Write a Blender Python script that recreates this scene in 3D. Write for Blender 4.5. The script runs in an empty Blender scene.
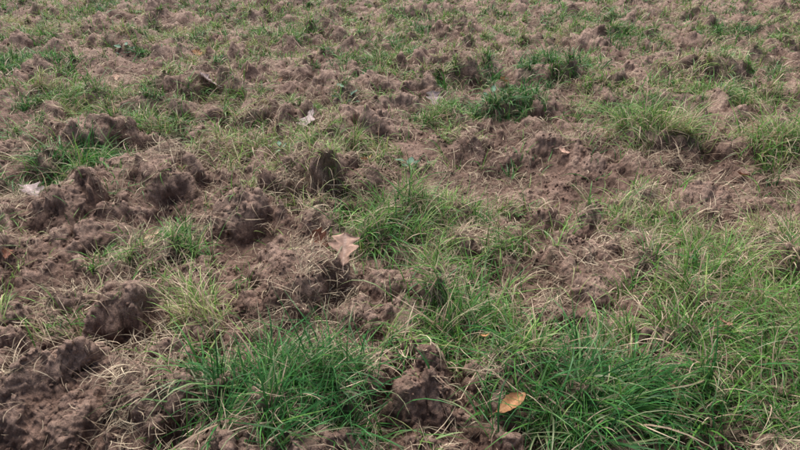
import bpy, math, numpy as np, time
T0=time.time()
rng=np.random.default_rng(11)
sc=bpy.context.scene

# ------------------------------------------------------------ noise
_ang=np.random.default_rng(5).random(256)*2*np.pi
GX=np.cos(_ang).astype(np.float32); GY=np.sin(_ang).astype(np.float32)
_g3=np.random.default_rng(6).normal(size=(256,3)); _g3/=np.linalg.norm(_g3,axis=1)[:,None]; _g3=_g3.astype(np.float32)
def hsh(ix,iy,seed):
    h=(ix.astype(np.uint32)*np.uint32(374761393)+iy.astype(np.uint32)*np.uint32(668265263)+np.uint32((seed*144665+977)&0xffffffff))
    h=(h^(h>>np.uint32(13)))*np.uint32(1274126177)
    return h^(h>>np.uint32(16))
def perlin(x,y,f,seed):
    x=x*f+seed*17.13; y=y*f-seed*9.71
    fx=np.floor(x); fy=np.floor(y)
    ix=fx.astype(np.int64)&0xffffff; iy=fy.astype(np.int64)&0xffffff
    dx=(x-fx).astype(np.float32); dy=(y-fy).astype(np.float32)
    def g(ox,oy):
        h=(hsh(ix+ox,iy+oy,seed)&np.uint32(255)).astype(np.int32)
        return GX[h]*(dx-ox)+GY[h]*(dy-oy)
    u=dx*dx*dx*(dx*(dx*6-15)+10); v=dy*dy*dy*(dy*(dy*6-15)+10)
    a=g(0,0);b=g(1,0);c=g(0,1);d=g(1,1)
    return ((a+(b-a)*u)*(1-v)+(c+(d-c)*u)*v)*1.5
def perlin3(P,f,seed):
    P=P*f+seed*3.7; F=np.floor(P); I=F.astype(np.int64)&0xffffff; d=(P-F).astype(np.float32)
    u=d*d*d*(d*(d*6-15)+10); res=0
    for oz in(0,1):
        for oy in(0,1):
            for ox in(0,1):
                h=(hsh(I[:,0]+ox+(I[:,2]+oz)*57,I[:,1]+oy+(I[:,2]+oz)*131,seed)&np.uint32(255)).astype(np.int32); g=_g3[h]
                dot=g[:,0]*(d[:,0]-ox)+g[:,1]*(d[:,1]-oy)+g[:,2]*(d[:,2]-oz)
                res=res+dot*(u[:,0] if ox else 1-u[:,0])*(u[:,1] if oy else 1-u[:,1])*(u[:,2] if oz else 1-u[:,2])
    return res*1.6
def worley(x,y,f,seed,full=False):
    x=x*f+seed*7.3; y=y*f+seed*3.9
    fx=np.floor(x); fy=np.floor(y)
    ix=fx.astype(np.int64)&0xffffff; iy=fy.astype(np.int64)&0xffffff
    dx=(x-fx).astype(np.float32); dy=(y-fy).astype(np.float32)
    best=np.full(x.shape,9.,np.float32); rid=np.zeros(x.shape,np.float32)
    if full: sec=best.copy(); bx=rid.copy(); by=rid.copy()
    for oy in(-1,0,1):
        for ox in(-1,0,1):
            h=hsh(ix+ox,iy+oy,seed)
            jx=(h&np.uint32(1023)).astype(np.float32)/1023; jy=((h>>np.uint32(10))&np.uint32(1023)).astype(np.float32)/1023
            r=((h>>np.uint32(20))&np.uint32(1023)).astype(np.float32)/1023
            ex=dx-ox-jx; ey=dy-oy-jy
            d=ex**2+ey**2
            if not full: d=d*(0.7+1.6*(1-r))
            m=d<best
            if full:
                sec=np.where(m,best,np.minimum(sec,d)); bx=np.where(m,ex,bx); by=np.where(m,ey,by)
            best=np.where(m,d,best); rid=np.where(m,r,rid)
    if full: return np.sqrt(best),rid,np.sqrt(sec)-np.sqrt(best),bx,by
    return np.sqrt(best),rid
def sstep(a,b,x):
    t=np.clip((x-a)/(b-a),0,1); return t*t*(3-2*t)
def gblur(G,passes=3,rad=14):
    for _ in range(passes):
        for ax in(0,1):
            pad=[(0,0),(0,0)]; pad[ax]=(rad+1,rad); c=np.cumsum(np.pad(G,pad,mode='edge'),axis=ax)
            if ax==0: G=(c[2*rad+1:]-c[:-2*rad-1])/(2*rad+1)
            else: G=(c[:,2*rad+1:]-c[:,:-2*rad-1])/(2*rad+1)
    return G

# ------------------------------------------------------------ layout of the field (metres)
MOUNDS=[(-.43,2.15,.19,.29,.14),(.07,1.50,.11,.16,.10),(.04,2.06,.16,.11,.08),(-1.29,3.2,.19,.24,.13),
(-1.95,3.87,.24,.18,.14),(-1.08,1.46,.34,.15,.07),(-.78,1.52,.15,.14,.05),(.82,2.25,.28,.22,.10),
(1.75,3.85,.32,.22,.14),(1.70,2.9,.3,.15,.09),(1.18,2.95,.16,.1,.07),(-.33,5.0,.4,.25,.16),
(-.44,3.15,.36,.16,.09),(-.36,1.5,.26,.18,.03),(1.1,4.55,.32,.2,.13),(2.9,5.9,.45,.3,.14),
(-1.0,3.7,.35,.2,.07),(.0,2.6,.24,.2,.04),(2.39,3.6,.25,.3,.10),(-2.2,2.75,.4,.2,.08),(1.1,1.5,.4,.2,.03),
(-1.7,5.1,.4,.2,.14),(.6,5.6,.4,.2,.13),(1.3,2.0,.25,.25,.04),(.28,1.95,.2,.2,.03),(-.75,2.75,.2,.12,.08)]
HOLLOWS=[(.80,3.3,.55,.42,.09),(-1.55,2.15,.35,.17,.06),(-1.0,1.74,.28,.10,.06),(.62,1.82,.13,.11,.06),
(-1.15,2.75,.2,.12,.06),(-.25,2.75,.12,.1,.05),(-1.5,4.4,.3,.15,.09),(1.9,4.7,.3,.2,.07),(.35,2.3,.1,.12,.04),
(-2.2,3.3,.3,.15,.08),(-.62,1.62,.06,.2,.04)]
# grass: x,y,rx,ry,density,length,lush(1 dark .. 0 straw)
GRASS=[(-.33,1.43,.30,.22,1.45,.18,1.05),(-.80,1.86,.17,.18,.95,.17,.25),(-.99,2.42,.16,.15,.95,.15,.7),
(-1.27,2.33,.13,.09,.95,.14,.65),(-1.96,3.48,.28,.23,1.1,.17,.85),(-1.85,4.25,.46,.33,.95,.15,.65),(-3.7,6.05,.55,.5,1.,.16,.85),
(-2.5,4.9,.46,.35,.9,.15,.65),(-1.01,3.72,.42,.26,.75,.13,.35),(-.32,3.65,.33,.24,.9,.15,.4),(-.02,2.65,.29,.31,1.1,.17,.65),
(.36,2.88,.36,.19,.9,.14,.5),(.27,1.92,.27,.33,1.05,.18,.65),(1.2,2.72,.28,.19,.9,.15,.45),(1.28,1.97,.38,.37,.9,.17,.5),
(.70,1.45,.46,.22,1.25,.18,.95),(1.15,1.5,.4,.23,1.1,.18,.7),(1.75,3.85,.36,.23,1.4,.21,.35),(2.42,3.6,.32,.34,1.2,.2,.45),
(1.7,4.5,.4,.2,.95,.15,.55),(1.5,5.75,.42,.3,1.1,.16,.9),(.71,4.5,.44,.23,1.,.14,.95),(.3,4.3,.28,.2,.85,.13,.55),
(-.2,6.2,.46,.3,.95,.15,.65),(-1.35,7.4,.5,.36,.9,.14,.65),(2.6,7.5,.6,.36,1.,.14,.75),(2.5,8.6,.6,.38,1.,.14,.75),
(2.9,5.04,.4,.36,.95,.15,.5),(2.45,5.2,.42,.22,.85,.15,.55),(3.3,6.1,.46,.34,.85,.15,.55),(.06,3.45,.16,.12,.6,.1,.6),
(.7,2.33,.10,.08,.9,.10,.6),(1.35,2.4,.28,.16,.8,.14,.4),(.48,2.47,.15,.12,.85,.14,.65),(-1.37,1.86,.24,.08,.9,.13,.55),
(-1.3,2.09,.18,.07,.8,.13,.55),(-.70,2.2,.07,.1,.8,.12,.65),(1.62,2.5,.38,.17,.8,.14,.35),(-.42,2.95,.28,.12,.65,.11,.2),
(-.75,3.15,.28,.15,.65,.11,.2),(.75,1.75,.18,.11,.8,.15,.65),(.05,1.75,.12,.13,.85,.14,.5),(1.9,2.15,.37,.32,.85,.16,.45),
(-.9,2.05,.10,.12,.45,.1,.3),(1.2,1.75,.4,.15,.95,.16,.5),(.2,2.3,.19,.17,.85,.14,.5),(.45,1.65,.13,.13,1.,.17,.65),(-.32,2.64,.08,.12,.6,.12,.6),
(-.6,3.9,.45,.18,.5,.11,.3),(-1.4,4.9,.46,.2,.6,.12,.45),(.1,5.2,.4,.2,.5,.11,.4),(.35,3.9,.27,.15,.55,.11,.35),
(-2.0,2.5,.3,.12,.4,.1,.4),(2.2,2.9,.3,.18,.6,.12,.4)]
BARE=[(-.43,2.12,.22,.31),(-.23,2.2,.11,.16),(.07,1.46,.11,.20),(.03,2.06,.16,.09),(.82,3.35,.55,.3),(.85,2.2,.26,.2),(-1.15,1.5,.42,.22),
(-1.55,2.2,.45,.18),(-1.0,1.75,.3,.08),(-1.29,3.2,.2,.24),(-1.95,3.87,.24,.14),(-1.5,2.75,.5,.16),(.62,1.85,.13,.11),(-.25,5.0,.5,.22),(-.65,1.65,.06,.2),(1.75,3.0,.28,.14),(-.8,2.75,.25,.15),(.34,1.36,.07,.06)]

def ell(x,y,e): return np.sqrt(((x-e[0])/e[2])**2+((y-e[1])/e[3])**2)
def dome(a,c,p): return np.clip(1-(a/c)**2,0,1)**p

def field(x,y):
    x=x.astype(np.float64); y=y.astype(np.float64)
    w1=perlin(x,y,4.,1); w2=perlin(x,y,4.,2); w3=perlin(x,y,13.,3); w4=perlin(x,y,13.,4)
    w5=perlin(x,y,45.,5); w6=perlin(x,y,45.,8)
    wx=x+.08*w1+.036*w3+.009*w5; wy=y+.08*w2+.036*w4+.009*w6
    h=.05*perlin(x,y,.8,6)+.04*perlin(x,y,2.1,7)
    smooth=np.zeros(x.shape)
    for m in MOUNDS:
        s=ell(wx,wy,m); h=h+m[4]*.85*sstep(1.2,.6,s)
    for m in HOLLOWS:
        s=ell(wx,wy,m); k=sstep(1.35,.5,s); h=h-m[4]*k; smooth=np.maximum(smooth,k)
    rough=1-.6*smooth
    churn=.6+.4*sstep(-.4,.2,perlin(x,y,1.5,25)+.5*perlin(x,y,4.1,26))
    rough=rough*churn*(1+.45*sstep(3.2,6.5,y))
    for f,amp,tilt,sd in((2.8,.110,.10,51),(6.2,.060,.058,52)):
        a,r,e,bx,by=worley(wx,wy,f,sd,True)
        ph=r*97.; on=sstep(.25,.45,r)
        blk=(r-.25)*amp+tilt*(bx*np.cos(ph)+by*np.sin(ph))
        h=h+rough*on*blk*sstep(0,.28,e)
    a,r=worley(wx,wy,4.2,11); h=h+rough*.072*dome(a,.66,.8)*np.clip(r*1.5-.5,0,1)
    a,r=worley(wx,wy,9.,12); h=h+rough*.052*dome(a,.66,.75)*np.clip(r*1.4-.4,0,1)
    big=h
    vx=x+.018*w3+.010*w5; vy=y+.018*w4+.010*w6
    gate=.3+.7*sstep(-.25,.45,perlin(x,y,3.3,24))
    a,r=worley(vx,vy,17.,13); h=rough*gate*.033*dome(a,.64,.7)*r**1.3
    a,r=worley(vx,vy,38.,14); h=h+(.35+.65*rough)*gate*.011*dome(a,.62,.7)*r
    a,r=worley(x,y,90.,15); h=h+.0034*dome(a,.65,.6)*r
    h=h+rough*(.014*(.4-np.abs(perlin(wx,wy,7,31)))+.012*(.4-np.abs(perlin(x,y,18,32))))
    h=h+.006*perlin(x,y,42,33)+.003*perlin(x,y,95,34)+.0018*perlin(x,y,190,35)
    return gblur(big,2,2)+h,smooth

def grass_fn(x,y):
    w1=perlin(x,y,5.,41); w2=perlin(x,y,5.,42); w3=perlin(x,y,16.,43)
    wx=x+.10*w1+.05*w3; wy=y+.10*w2-.05*w3
    n=.7*perlin(x,y,.9,44)+.7*perlin(x,y,2.7,45)+.9*perlin(x,y,5.5,46)
    amb=sstep(-.1,.62,n)*.9
    far=sstep(3.2,4.6,y)
    side=sstep(.55,.8,np.abs(x)/(y*.8+.5))
    amb=amb*np.maximum(np.maximum(far,side),.4)
    far2=sstep(5.,8.,y)
    amb=np.maximum(amb, far2*sstep(-.45,.42,n)*.98)
    D=amb; L=np.full(x.shape,.115)+.03*perlin(x,y,1.7,48); U=np.clip(.52+.6*perlin(x,y,1.3,47)+.45*perlin(x,y,4,49),0,1)
    for g in GRASS:
        s=ell(wx,wy,g); k=g[4]*sstep(1.25,.5,s)
        m=k>D
        D=np.where(m,k,D); L=np.where(m,g[5],L); U=np.where(m,g[6]+.35*w3+.2*w1,U)
    for b in BARE:
        s=ell(wx,wy,b); D=D*(1-.95*sstep(1.15,.75,s))
    D=D*(.45+.8*sstep(-.45,.25,perlin(x,y,9,50)))
    return D,L,np.clip(U,0,1.05)

# ------------------------------------------------------------ ground mesh
Y0,Y1,NR=.75,17.,1300
K=math.log(Y1/Y0)/(NR-1)
NC=1250
A,B=.78,.6
yr=Y0*np.exp(K*np.arange(NR)); sc_=np.linspace(-1,1,NC)
y_near=np.array([-40,-15,-6,-3,-1.6,-.8,-.3,0,.2,.35,.48,.58,.67]); y_far=Y1*np.exp(np.linspace(0,3.3,90))[1:]
s_out=np.array([1.004,1.012,1.03,1.06,1.1,1.16,1.24,1.35,1.5,1.7,2,2.5,3.2,4.5,7,12,25,60])
yy=np.concatenate([y_near,yr,y_far]); ss=np.concatenate([-s_out[::-1],sc_,s_out])
Y=np.repeat(yy[:,None],len(ss),1); W=(A*np.maximum(Y,.3)+B); X=ss[None,:]*W
Hh,SM=field(X,Y)
r0=len(y_near); c0=len(s_out)
HG=Hh[r0:r0+NR,c0:c0+NC]
DG,LG,UG=grass_fn(X[r0:r0+NR,c0:c0+NC],Y[r0:r0+NR,c0:c0+NC])
Dfull=np.full(X.shape,.3); Dfull[r0:r0+NR,c0:c0+NC]=DG
def look(G,x,y):
    fi=np.clip(np.log(np.maximum(y,Y0)/Y0)/K,0,NR-1.001); fj=np.clip((x/(A*np.maximum(y,.3)+B)+1)*.5*(NC-1),0,NC-1.001)
    i=fi.astype(int); j=fj.astype(int); a=fi-i; b=fj-j
    return (G[i,j]*(1-a)*(1-b)+G[i+1,j]*a*(1-b)+G[i,j+1]*(1-a)*b+G[i+1,j+1]*a*b)
print("field",time.time()-T0)

def mesh_obj(name,co,faces,mat,col=None,smooth=True):
    co=np.ascontiguousarray(co,dtype=np.float32); faces=np.ascontiguousarray(faces,dtype=np.int32)
    me=bpy.data.meshes.new(name); n=faces.shape[1]
    me.vertices.add(len(co)); me.vertices.foreach_set("co",co.ravel())
    me.loops.add(faces.size); me.loops.foreach_set("vertex_index",faces.ravel())
    me.polygons.add(len(faces)); me.polygons.foreach_set("loop_start",np.arange(0,faces.size,n,dtype=np.int32))
    me.polygons.foreach_set("use_smooth",np.full(len(faces),smooth))
    me.update(calc_edges=True)
    if col is not None:
        c=np.ones((len(co),4),np.float32); c[:,:col.shape[1]]=col
        at=me.attributes.new("Col",'FLOAT_COLOR','POINT'); at.data.foreach_set("color",c.ravel())
    ob=bpy.data.objects.new(name,me); sc.collection.objects.link(ob); me.materials.append(mat); return ob

# ------------------------------------------------------------ materials
def newmat(name):
    m=bpy.data.materials.new(name); m.use_nodes=True; nt=m.node_tree; nt.nodes.clear(); return m,nt
def N(nt,t,**k):
    n=nt.nodes.new(t)
    for a,b in k.items(): setattr(n,a,b)
    return n
def soil_material(name,use_attr):
    m,nt=newmat(name); L=nt.links.new
    out=N(nt,'ShaderNodeOutputMaterial'); bs=N(nt,'ShaderNodeBsdfPrincipled'); L(bs.outputs[0],out.inputs[0])
    bs.inputs['Roughness'].default_value=.72; bs.inputs['Specular IOR Level'].default_value=.25
    geo=N(nt,'ShaderNodeNewGeometry')
    def noise(s,d,r=.6):
        n=N(nt,'ShaderNodeTexNoise'); n.inputs['Scale'].default_value=s; n.inputs['Detail'].default_value=d; n.inputs['Roughness'].default_value=r
        L(geo.outputs['Position'],n.inputs['Vector']); return n
    def ramp(src,stops):
        r=N(nt,'ShaderNodeValToRGB'); L(src,r.inputs[0]); e=r.color_ramp.elements
        e[0].position=stops[0][0]; e[0].color=(*stops[0][1],1); e[1].position=stops[-1][0]; e[1].color=(*stops[-1][1],1)
        for p,c in stops[1:-1]:
            q=e.new(p); q.color=(*c,1)
        return r
    def mul(a,b,f=1.):
        x=N(nt,'ShaderNodeMix',data_type='RGBA',blend_type='MULTIPLY'); x.inputs[0].default_value=f
        L(a,x.inputs[6]); L(b,x.inputs[7]); return x.outputs[2]
    n1=noise(2.6,6,.7); n2=noise(38,6,.7); n3=noise(230,4,.7)
    fac=n1.outputs[0]
    if use_attr:
        at=N(nt,'ShaderNodeAttribute',attribute_name="Col")
        sp=N(nt,'ShaderNodeSeparateColor'); L(at.outputs['Color'],sp.inputs[0])
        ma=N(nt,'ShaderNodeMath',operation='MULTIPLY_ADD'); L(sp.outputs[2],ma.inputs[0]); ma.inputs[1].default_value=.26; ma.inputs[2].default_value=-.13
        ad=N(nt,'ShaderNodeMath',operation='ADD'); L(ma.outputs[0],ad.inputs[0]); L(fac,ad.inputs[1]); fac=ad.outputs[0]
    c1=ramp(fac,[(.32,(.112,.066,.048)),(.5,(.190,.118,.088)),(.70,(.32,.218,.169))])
    c2=ramp(n2.outputs[0],[(.3,(.58,.55,.53)),(.5,(.97,.96,.95)),(.72,(1.42,1.41,1.39))])
    c3=ramp(n3.outputs[0],[(.3,(.55,.54,.53)),(.5,(1,1,1)),(.72,(1.6,1.59,1.56))])
    c=mul(mul(c1.outputs[0],c2.outputs[0]),c3.outputs[0],.85)
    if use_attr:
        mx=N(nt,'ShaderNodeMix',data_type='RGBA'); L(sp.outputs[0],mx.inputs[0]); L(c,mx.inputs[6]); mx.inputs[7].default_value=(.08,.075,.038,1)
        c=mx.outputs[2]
    L(c,bs.inputs['Base Color'])
    b1=N(nt,'ShaderNodeBump'); b1.inputs['Strength'].default_value=.9; b1.inputs['Distance'].default_value=.005; L(n3.outputs[0],b1.inputs['Height'])
    b3=N(nt,'ShaderNodeBump'); b3.inputs['Strength'].default_value=1.; b3.inputs['Distance'].default_value=.014; L(n2.outputs[0],b3.inputs['Height']); L(b1.outputs[0],b3.inputs['Normal'])
    L(b3.outputs[0],bs.inputs['Normal'])
    return m
def blade_material(name,transl,rough,spec):
    m,nt=newmat(name); L=nt.links.new
    out=N(nt,'ShaderNodeOutputMaterial'); bs=N(nt,'ShaderNodeBsdfPrincipled'); tr=N(nt,'ShaderNodeBsdfTranslucent'); mx=N(nt,'ShaderNodeMixShader')
    at=N(nt,'ShaderNodeAttribute',attribute_name="Col")
    no=N(nt,'ShaderNodeTexNoise'); no.inputs['Scale'].default_value=60; no.inputs['Detail'].default_value=2
    geo=N(nt,'ShaderNodeNewGeometry'); L(geo.outputs['Position'],no.inputs['Vector'])
    mr=N(nt,'ShaderNodeMapRange'); mr.inputs[1].default_value=.3; mr.inputs[2].default_value=.7; mr.inputs[3].default_value=.75; mr.inputs[4].default_value=1.25; L(no.outputs[0],mr.inputs[0])
    vm=N(nt,'ShaderNodeVectorMath',operation='SCALE'); L(at.outputs['Color'],vm.inputs[0]); L(mr.outputs[0],vm.inputs['Scale'])
    L(vm.outputs[0],bs.inputs['Base Color']); L(vm.outputs[0],tr.inputs[0])
    bs.inputs['Roughness'].default_value=rough; bs.inputs['Specular IOR Level'].default_value=spec
    mx.inputs[0].default_value=transl; L(bs.outputs[0],mx.inputs[1]); L(tr.outputs[0],mx.inputs[2]); L(mx.outputs[0],out.inputs[0])
    return m
M_soil=soil_material("soil",True); M_crumb=soil_material("soil_crumb",False)
M_grass=blade_material("grass_blade",.3,.45,.25); M_straw=blade_material("dead_grass",.0,.8,.15); M_leaf=blade_material("dry_leaf",.12,.7,.2)

nr,nc=X.shape
co=np.stack([X,Y,Hh],-1)
sl=(slice(r0,r0+NR),slice(c0,c0+NC)); P=co[sl]
du=np.gradient(P,axis=1); dv=np.gradient(P,axis=0); nn_=np.cross(du,dv); nn_/=np.linalg.norm(nn_,axis=-1,keepdims=True)
Pf=P.reshape(-1,3)
d3=.014*perlin3(Pf,13,91)+.010*(.35-np.abs(perlin3(Pf,30,92)))+.006*perlin3(Pf,70,93)
steep=1-nn_[...,2]
P2=P+nn_*(d3.reshape(NR,NC)*(.25+1.1*np.clip(steep*1.6,0,1)))[...,None]
edge=np.minimum(np.minimum(np.arange(NR)[:,None],NR-1-np.arange(NR)[:,None]),np.minimum(np.arange(NC)[None],NC-1-np.arange(NC)[None]))
ek=np.clip(edge/10,0,1)[...,None]; co[sl]=P*(1-ek)+P2*ek
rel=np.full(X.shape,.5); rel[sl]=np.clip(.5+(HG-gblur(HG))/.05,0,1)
co=co.reshape(-1,3)
idx=np.arange(nr*nc).reshape(nr,nc)
fc=np.stack([idx[:-1,:-1],idx[:-1,1:],idx[1:,1:],idx[1:,:-1]],-1).reshape(-1,4)
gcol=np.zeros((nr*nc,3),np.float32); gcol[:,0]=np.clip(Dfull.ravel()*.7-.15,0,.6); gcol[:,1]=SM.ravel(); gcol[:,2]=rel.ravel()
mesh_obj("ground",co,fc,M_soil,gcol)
print("ground",time.time()-T0)

# ------------------------------------------------------------ strips
def strips(p,az,ln,wd,th0,bend,nseg,cb,ct,azc=None,twist=None,lift=.002,taper=2.):
    n=len(p); s=np.linspace(0,1,nseg+1)
    if azc is None: azc=np.zeros(n)
    if twist is None: twist=np.zeros(n)
    pos=np.zeros((n,nseg+1,3)); cur=p.copy(); pos[:,0]=cur
    for i in range(1,nseg+1):
        sm=(s[i]+s[i-1])/2; th=np.minimum(th0+bend*sm**1.3,2.5); a=az+azc*sm; d=ln/nseg
        cur=cur+np.stack([np.sin(th)*np.cos(a),np.sin(th)*np.sin(a),np.cos(th)],-1)*d[:,None]; 
        g=look(HG,cur[:,0],cur[:,1])+lift
        cur[:,2]=np.maximum(cur[:,2],g)
        pos[:,i]=cur
    w=wd[:,None]*(1-.93*s[None,:]**taper)*(.6+.4*np.minimum(1,s[None,:]*4))
    ta=az[:,None]+azc[:,None]*s[None,:]+math.pi/2
    tw=twist[:,None]*(0.4+s[None,:])
    side=np.stack([np.cos(ta)*np.cos(tw),np.sin(ta)*np.cos(tw),np.sin(tw)],-1)*w[...,None]*.5
    V=np.stack([pos-side,pos+side],2).reshape(n,-1,3)
    m=2*(nseg+1); base=(np.arange(n)*m)[:,None]
    F=[np.stack([base[:,0]+2*i,base[:,0]+2*i+1,base[:,0]+2*i+3,base[:,0]+2*i+2],-1) for i in range(nseg)]
    F=np.stack(F,1).reshape(-1,4)
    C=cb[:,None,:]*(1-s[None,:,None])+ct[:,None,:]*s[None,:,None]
    C=np.repeat(C[:,:,None,:],2,2).reshape(-1,3)
    return V.reshape(-1,3),F,C
class Acc:
    def __init__(s): s.v=[];s.f=[];s.c=[];s.n=0
    def add(s,V,F,C): s.v.append(V); s.f.append(F+s.n); s.c.append(C); s.n+=len(V)
    def make(s,name,mat): 
        print(name,s.n); return mesh_obj(name,np.concatenate(s.v),np.concatenate(s.f),mat,np.concatenate(s.c))
def scatter(y0,y1,dens):
    area_bins=np.linspace(y0,y1,40); xs=[];ys=[]
    for a,b in zip(area_bins[:-1],area_bins[1:]):
        w=(A*b+B)*.99; n=rng.poisson(2*w*(b-a)*dens); xs.append((rng.random(n)*2-1)*w); ys.append(a+(b-a)*rng.random(n))
    return np.concatenate(xs),np.concatenate(ys)
DARK=np.array([.036,.145,.036]); GREEN=np.array([.112,.280,.048]); PALE=np.array([.32,.41,.14]); STRAW=np.array([.64,.53,.37]); DEAD=np.array([.29,.205,.145])

ga=Acc()
for (y0,y1,dens,nb,nseg,wk) in [(.85,3.0,1150,9,6,1.),(3.0,5,850,9,5,1.25),(5,8.,500,9,4,1.65),(8,12.,270,8,3,2.3),(12,16.8,130,7,3,3.1)]:
    x,y=scatter(y0,y1,dens); D,Lh,U=look(DG,x,y),look(LG,x,y),look(UG,x,y)
    k=rng.random(len(x))<D**1.2*.85+.035; x,y,D,Lh,U=x[k],y[k],D[k],Lh[k],U[k]
    cnt=rng.poisson(nb*(.35+.75*np.clip(D,0,1.2))); i=np.repeat(np.arange(len(x)),cnt); n=len(i)
    taz=rng.random(len(x))*6.283; tb=rng.random(len(x))
    comb=6.283*perlin(x,y,1.9,61)
    px=x[i]+rng.normal(0,.010,n)*wk**.5; py=y[i]+rng.normal(0,.010,n)*wk**.5
    pz=look(HG,px,py)-.006
    az=np.where(rng.random(n)<.5,comb[i]+rng.normal(0,.6,n),np.where(rng.random(n)<.6,taz[i]+rng.normal(0,.4,n),rng.random(n)*6.283))
    ln=Lh[i]*(.35+1.05*rng.random(n)**1.2)*(.5+.95*tb[i])
    wd=(.0030+.0050*rng.random(n)**1.4*(.35+.65*U[i]))*wk
    th0=np.abs(rng.normal(.7,.45,n)); bend=.3+1.7*rng.random(n)
    u=np.clip(U[i]+rng.normal(0,.22,n),0,1)[:,None]
    ct=np.where(u>.5,GREEN+(DARK-GREEN)*(u-.5)*2,PALE+(GREEN-PALE)*u*2)
    ct=ct*(.6+.85*rng.random((n,1)))
    dead=rng.random(n)<(.48-.45*U[i]); mixd=rng.random((n,1)); dc=STRAW*mixd+DEAD*(1-mixd)
    ct=np.where(dead[:,None],dc,ct)
    tipdry=(rng.random(n)<.16)[:,None]&~dead[:,None]
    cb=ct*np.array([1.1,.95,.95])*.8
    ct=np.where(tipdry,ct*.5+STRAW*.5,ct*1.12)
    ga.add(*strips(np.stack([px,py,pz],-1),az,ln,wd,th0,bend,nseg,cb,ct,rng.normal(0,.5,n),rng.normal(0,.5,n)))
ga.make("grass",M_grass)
print("grass",time.time()-T0)

sa=Acc()
for (y0,y1,dens,nseg,wk,lk) in [(.85,2.2,10000,4,1.1,1.25),(2.2,3.6,8000,4,1.3,1.35),(3.6,6,3600,3,1.6,1.35),(6,10,1400,3,2.2,1.4),(10,16.8,420,2,3.2,1.5)]:
    x,y=scatter(y0,y1,dens); D=look(DG,x,y)
    t=perlin(x,y,2.3,71)+.8*perlin(x,y,7,72)+.5*perlin(x,y,19,73)
    pr=np.clip(.14+1.3*t+.35*np.clip(D,0,.8),.06,.95); SMv=look(SM[sl],x,y); pr*=1-.7*SMv
    k=rng.random(len(x))<pr; x,y,D,t=x[k],y[k],D[k],t[k]; n=len(x)
    z=look(HG,x,y)+rng.random(n)*.014-.001
    comb=6.283*perlin(x,y,2.5,74); az=np.where(rng.random(n)<.5,comb+rng.normal(0,.5,n),rng.random(n)*6.283)
    ln=(.018+.110*rng.random(n)**2.)*lk; wd=(.0009+.0022*rng.random(n)**2)*wk
    th0=rng.normal(1.25,.42,n); bend=rng.normal(.45,.5,n)
    m=rng.random((n,1))**1.2; c=STRAW*m+DEAD*.75*(1-m); c=c*(.5+.65*rng.random((n,1)))
    sa.add(*strips(np.stack([x,y,z],-1),az,ln,wd,th0,bend,nseg,c,c,rng.normal(0,1.1,n),rng.normal(0,.6,n),lift=.004,taper=4.))
sa.make("dead_grass_litter",M_straw)
print("straw",time.time()-T0)

# ------------------------------------------------------------ crumbs
t=(1+5**.5)/2
iv=np.array([(-1,t,0),(1,t,0),(-1,-t,0),(1,-t,0),(0,-1,t),(0,1,t),(0,-1,-t),(0,1,-t),(t,0,-1),(t,0,1),(-t,0,-1),(-t,0,1)])/math.sqrt(1+t*t)
it=np.array([(0,11,5),(0,5,1),(0,1,7),(0,7,10),(0,10,11),(1,5,9),(5,11,4),(11,10,2),(10,7,6),(7,1,8),(3,9,4),(3,4,2),(3,2,6),(3,6,8),(3,8,9),(4,9,5),(2,4,11),(6,2,10),(8,6,7),(9,8,1)])
cv=[];cf=[];nn=0
for (y0,y1,dens,smin,smax) in [(.85,2.4,6500,.0015,.010),(2.4,4.,2200,.0025,.012),(4,7,500,.004,.017),(7,12,140,.006,.022)]:
    x,y=scatter(y0,y1,dens); D=look(DG,x,y); k=rng.random(len(x))<np.clip(1-1.1*D,.08,1)*np.clip(.5+perlin(x,y,3.5,81),.15,1); x,y=x[k],y[k]; n=len(x)
    s=smin+(smax-smin)*rng.random(n)**4.
    z=look(HG,x,y)+s*.1
    V=iv[None]*(1+rng.normal(0,.22,(n,12,1)))*s[:,None,None]*(.55+.8*rng.random((n,1,3)))
    a=rng.random(n)*6.28; ca,sa_=np.cos(a)[:,None],np.sin(a)[:,None]
    V=np.stack([V[...,0]*ca-V[...,1]*sa_,V[...,0]*sa_+V[...,1]*ca,V[...,2]],-1)+np.stack([x,y,z],-1)[:,None,:]
    cv.append(V.reshape(-1,3)); cf.append((it[None]+(np.arange(n)*12)[:,None,None]).reshape(-1,3)+nn); nn+=n*12
mesh_obj("soil_crumbs",np.concatenate(cv),np.concatenate(cf),M_crumb)
print("crumbs",nn,time.time()-T0)

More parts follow.
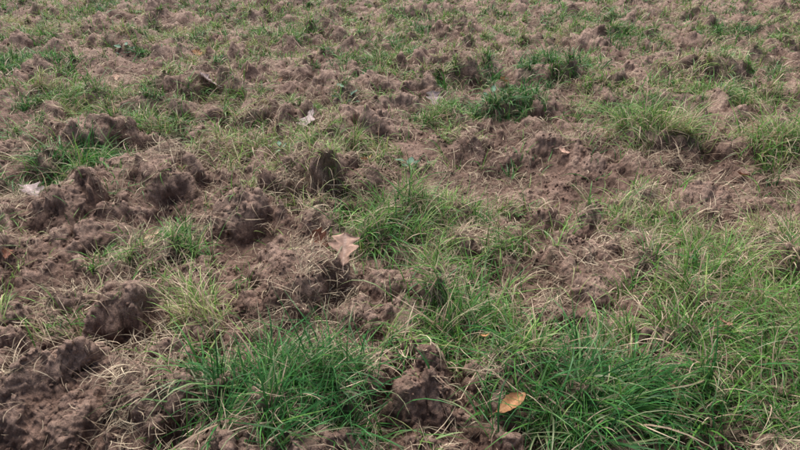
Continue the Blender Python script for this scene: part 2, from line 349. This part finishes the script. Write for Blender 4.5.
# ------------------------------------------------------------ leaves
def leaf_mesh(name,x,y,L,rot,tilt,roll,col,veincol,curl=.5,lobes=4,wide=.62,lift=.006,stem=.22,seed=0,oak=True):
    r=np.random.default_rng(seed); nt_,ns=56,11
    tt=np.linspace(0,1,nt_); sv=np.linspace(-1,1,ns)
    if oak:
        env=np.sin(np.pi*np.clip(tt,0,1)**1.45)**.6*.5*wide
        def half(ph): return env*(.74+.26*np.cos(2*np.pi*(lobes*tt+ph)))+.012
        wl,wr=half(.48+.06*r.random()),half(.58+.1*r.random())
    else:
        env=np.sin(np.pi*np.clip(tt,0,1)**1.1)**.8*.5*wide
        wl=wr=env*(1+.05*np.sin(tt*40))+.006
    V=[];C=[]
    for i,q in enumerate(tt):
        for s in sv:
            w=wl[i] if s<0 else wr[i]; a=abs(s)
            px=s*w; py=q-.5+ (a*w*.25*math.sin(math.pi*q) if oak else 0)
            pz=.16*a*w*2*(.5+.5*math.sin(q*3+seed))+curl*.35*(q-.5)**2+.03*math.sin(9*q+4*s+seed)*a+curl*.9*px*px
            V.append((px,py,pz))
            vein=max(math.exp(-(s/.10)**2), .45*math.exp(-((math.sin((lobes*2*q-a*.9)*math.pi))/.2)**2)*(1-.4*a))
            c=np.array(col)*(1-vein*.6)+np.array(veincol)*vein*.6; c=c*(.85+.3*r.random())*(1-.2*a*a); C.append(c)
    F=[(i*ns+j,i*ns+j+1,(i+1)*ns+j+1,(i+1)*ns+j) for i in range(nt_-1) for j in range(ns-1)]
    b=len(V); K_=5
    for i in range(K_+1):
        q=i/K_; yv=-.5-stem*q; zv=curl*.35*.25+.05*q; xv=.05*q*q
        for dx,dz in((-.011,0),(.011,0),(.0,.016)): V.append((xv+dx,yv,zv+dz)); C.append(np.array(veincol)*.7)
    for i in range(K_):
        for j in range(3): F.append((b+i*3+j,b+i*3+(j+1)%3,b+i*3+3+(j+1)%3,b+i*3+3+j))
    V=np.array(V)*L
    from mathutils import Euler
    me_=np.array(Euler((tilt,roll,0)).to_matrix()); V=V@me_.T
    me_=np.array(Euler((0,0,rot)).to_matrix()); V=V@me_.T
    g0=look(HG,x+V[:,0],y+V[:,1]); z0=float(np.percentile(g0-V[:,2],96))
    V=V+np.array([x,y,z0+lift])
    ob=mesh_obj(name,V-np.array([x,y,z0]),np.array(F),M_leaf,np.array(C)); ob.location=(x,y,z0); return ob
PINK=(.60,.385,.285); PINKV=(.76,.56,.45); GREY=(.46,.36,.34); GREYV=(.58,.49,.47); BRN=(.24,.105,.065); BRNV=(.30,.15,.10); ORG=(.46,.235,.11); ORGV=(.56,.34,.18)
D2=math.radians
leaf_mesh("oak_leaf",-.225,2.15,.14,D2(-4),D2(45),D2(0),PINK,PINKV,.25,3,.95,.012,seed=1)
leaf_mesh("oak_leaf",-.36,2.42,.10,D2(30),D2(50),D2(-30),BRN,BRNV,1.0,3,.9,.012,seed=2)
leaf_mesh("oak_leaf",-1.57,4.98,.18,D2(75),D2(30),D2(25),GREY,GREYV,.8,3,.9,.012,seed=3)
leaf_mesh("oak_leaf",-.65,4.2,.17,D2(150),D2(-35),D2(10),GREY,GREYV,.4,3,.9,.012,seed=4)
leaf_mesh("oak_leaf",-1.93,2.93,.14,D2(60),D2(22),D2(12),GREY,GREYV,.4,3,.95,.008,seed=5)
leaf_mesh("beech_leaf",.335,1.385,.11,D2(-62),D2(20),D2(10),ORG,ORGV,1.0,4,.42,.02,seed=6,oak=False)
leaf_mesh("oak_leaf",.86,1.46,.07,D2(20),D2(30),D2(0),BRNV,ORGV,1,3,.7,.05,seed=7)
leaf_mesh("oak_leaf",-2.1,6.45,.14,D2(40),D2(30),0,ORG,ORGV,1,3,.8,.01,seed=8)
leaf_mesh("oak_leaf",.27,4.8,.15,D2(10),D2(40),0,GREY,PINK,.6,3,.9,.01,seed=9)
leaf_mesh("oak_leaf",1.15,1.75,.06,D2(100),D2(20),0,BRNV,PINK,1,3,.8,.04,seed=10)
leaf_mesh("oak_leaf",.29,1.7,.05,D2(190),D2(30),0,ORG,ORGV,1,3,.8,.05,seed=12)
for q,(lx,ly) in enumerate([(-1.1,5.6),(1.05,3.7),(2.0,3.3),(-.2,3.3),(.6,6.4),(-2.6,5.6),(1.9,6.7),(3.2,7.4),(-.9,6.7),(-1.2,2.6),(-1.75,2.35),(.9,5.3),(-.1,2.15)]):
    leaf_mesh("oak_leaf",lx,ly,.085 if ly>2.5 else .06,q*1.3,D2(25),D2(q*5-20),[BRNV,PINK,BRN,ORG][q%4],[BRNV,PINK,BRNV,ORGV][q%4],1,3,.85,.008,seed=40+q)
def weed(x,y,n,L,col,seed):
    r=np.random.default_rng(seed); e=bpy.data.objects.new("broadleaf_weed",None); sc.collection.objects.link(e); e.location=(x,y,0)
    for i in range(n):
        a=6.28*i/n+r.random()*.7; d=L*(.55+.7*r.random())
        o=leaf_mesh("leaf_%d"%(i+1),x-math.sin(a)*d,y+math.cos(a)*d,L*(.7+.5*r.random()),a,D2(r.uniform(5,40)),D2(r.uniform(-20,20)),col,np.array(col)*1.3,.8,3,.55,.006,seed=seed*10+i,oak=False)
        o.location.x-=x; o.location.y-=y; o.parent=e
TEAL=(.18,.29,.20)
weed(-.42,4.66,6,.085,TEAL,21); weed(.06,3.5,9,.055,TEAL,22); weed(.75,4.95,7,.08,TEAL,23); weed(-.75,3.6,5,.05,TEAL,24); weed(-2.9,6.6,6,.09,TEAL,25)

# ------------------------------------------------------------ camera, light
cam=bpy.data.cameras.new("camera"); co_=bpy.data.objects.new("camera",cam); sc.collection.objects.link(co_)
co_.location=(0,0,1.45); co_.rotation_euler=(math.radians(62.5),0,0); cam.sensor_width=36; cam.lens=27.5; cam.clip_end=2000; sc.camera=co_
w=bpy.data.worlds.new("World"); sc.world=w; w.use_nodes=True; nt=w.node_tree
sky=nt.nodes.new('ShaderNodeTexSky'); sky.sky_type='NISHITA'; sky.sun_disc=False; sky.sun_elevation=D2(62); sky.sun_rotation=D2(-20); sky.dust_density=5; sky.air_density=1; sky.ozone_density=1
bg=nt.nodes['Background']; nt.links.new(sky.outputs[0],bg.inputs[0]); bg.inputs[1].default_value=.15
s=bpy.data.lights.new("sun",'SUN'); s.energy=4.9; s.angle=D2(42); s.color=(1,.97,.94); so=bpy.data.objects.new("sun",s); sc.collection.objects.link(so)
so.rotation_euler=(D2(-28),0,D2(20))
sc.view_settings.view_transform='Standard'; sc.view_settings.look='None'; sc.view_settings.exposure=0
print("done",time.time()-T0)
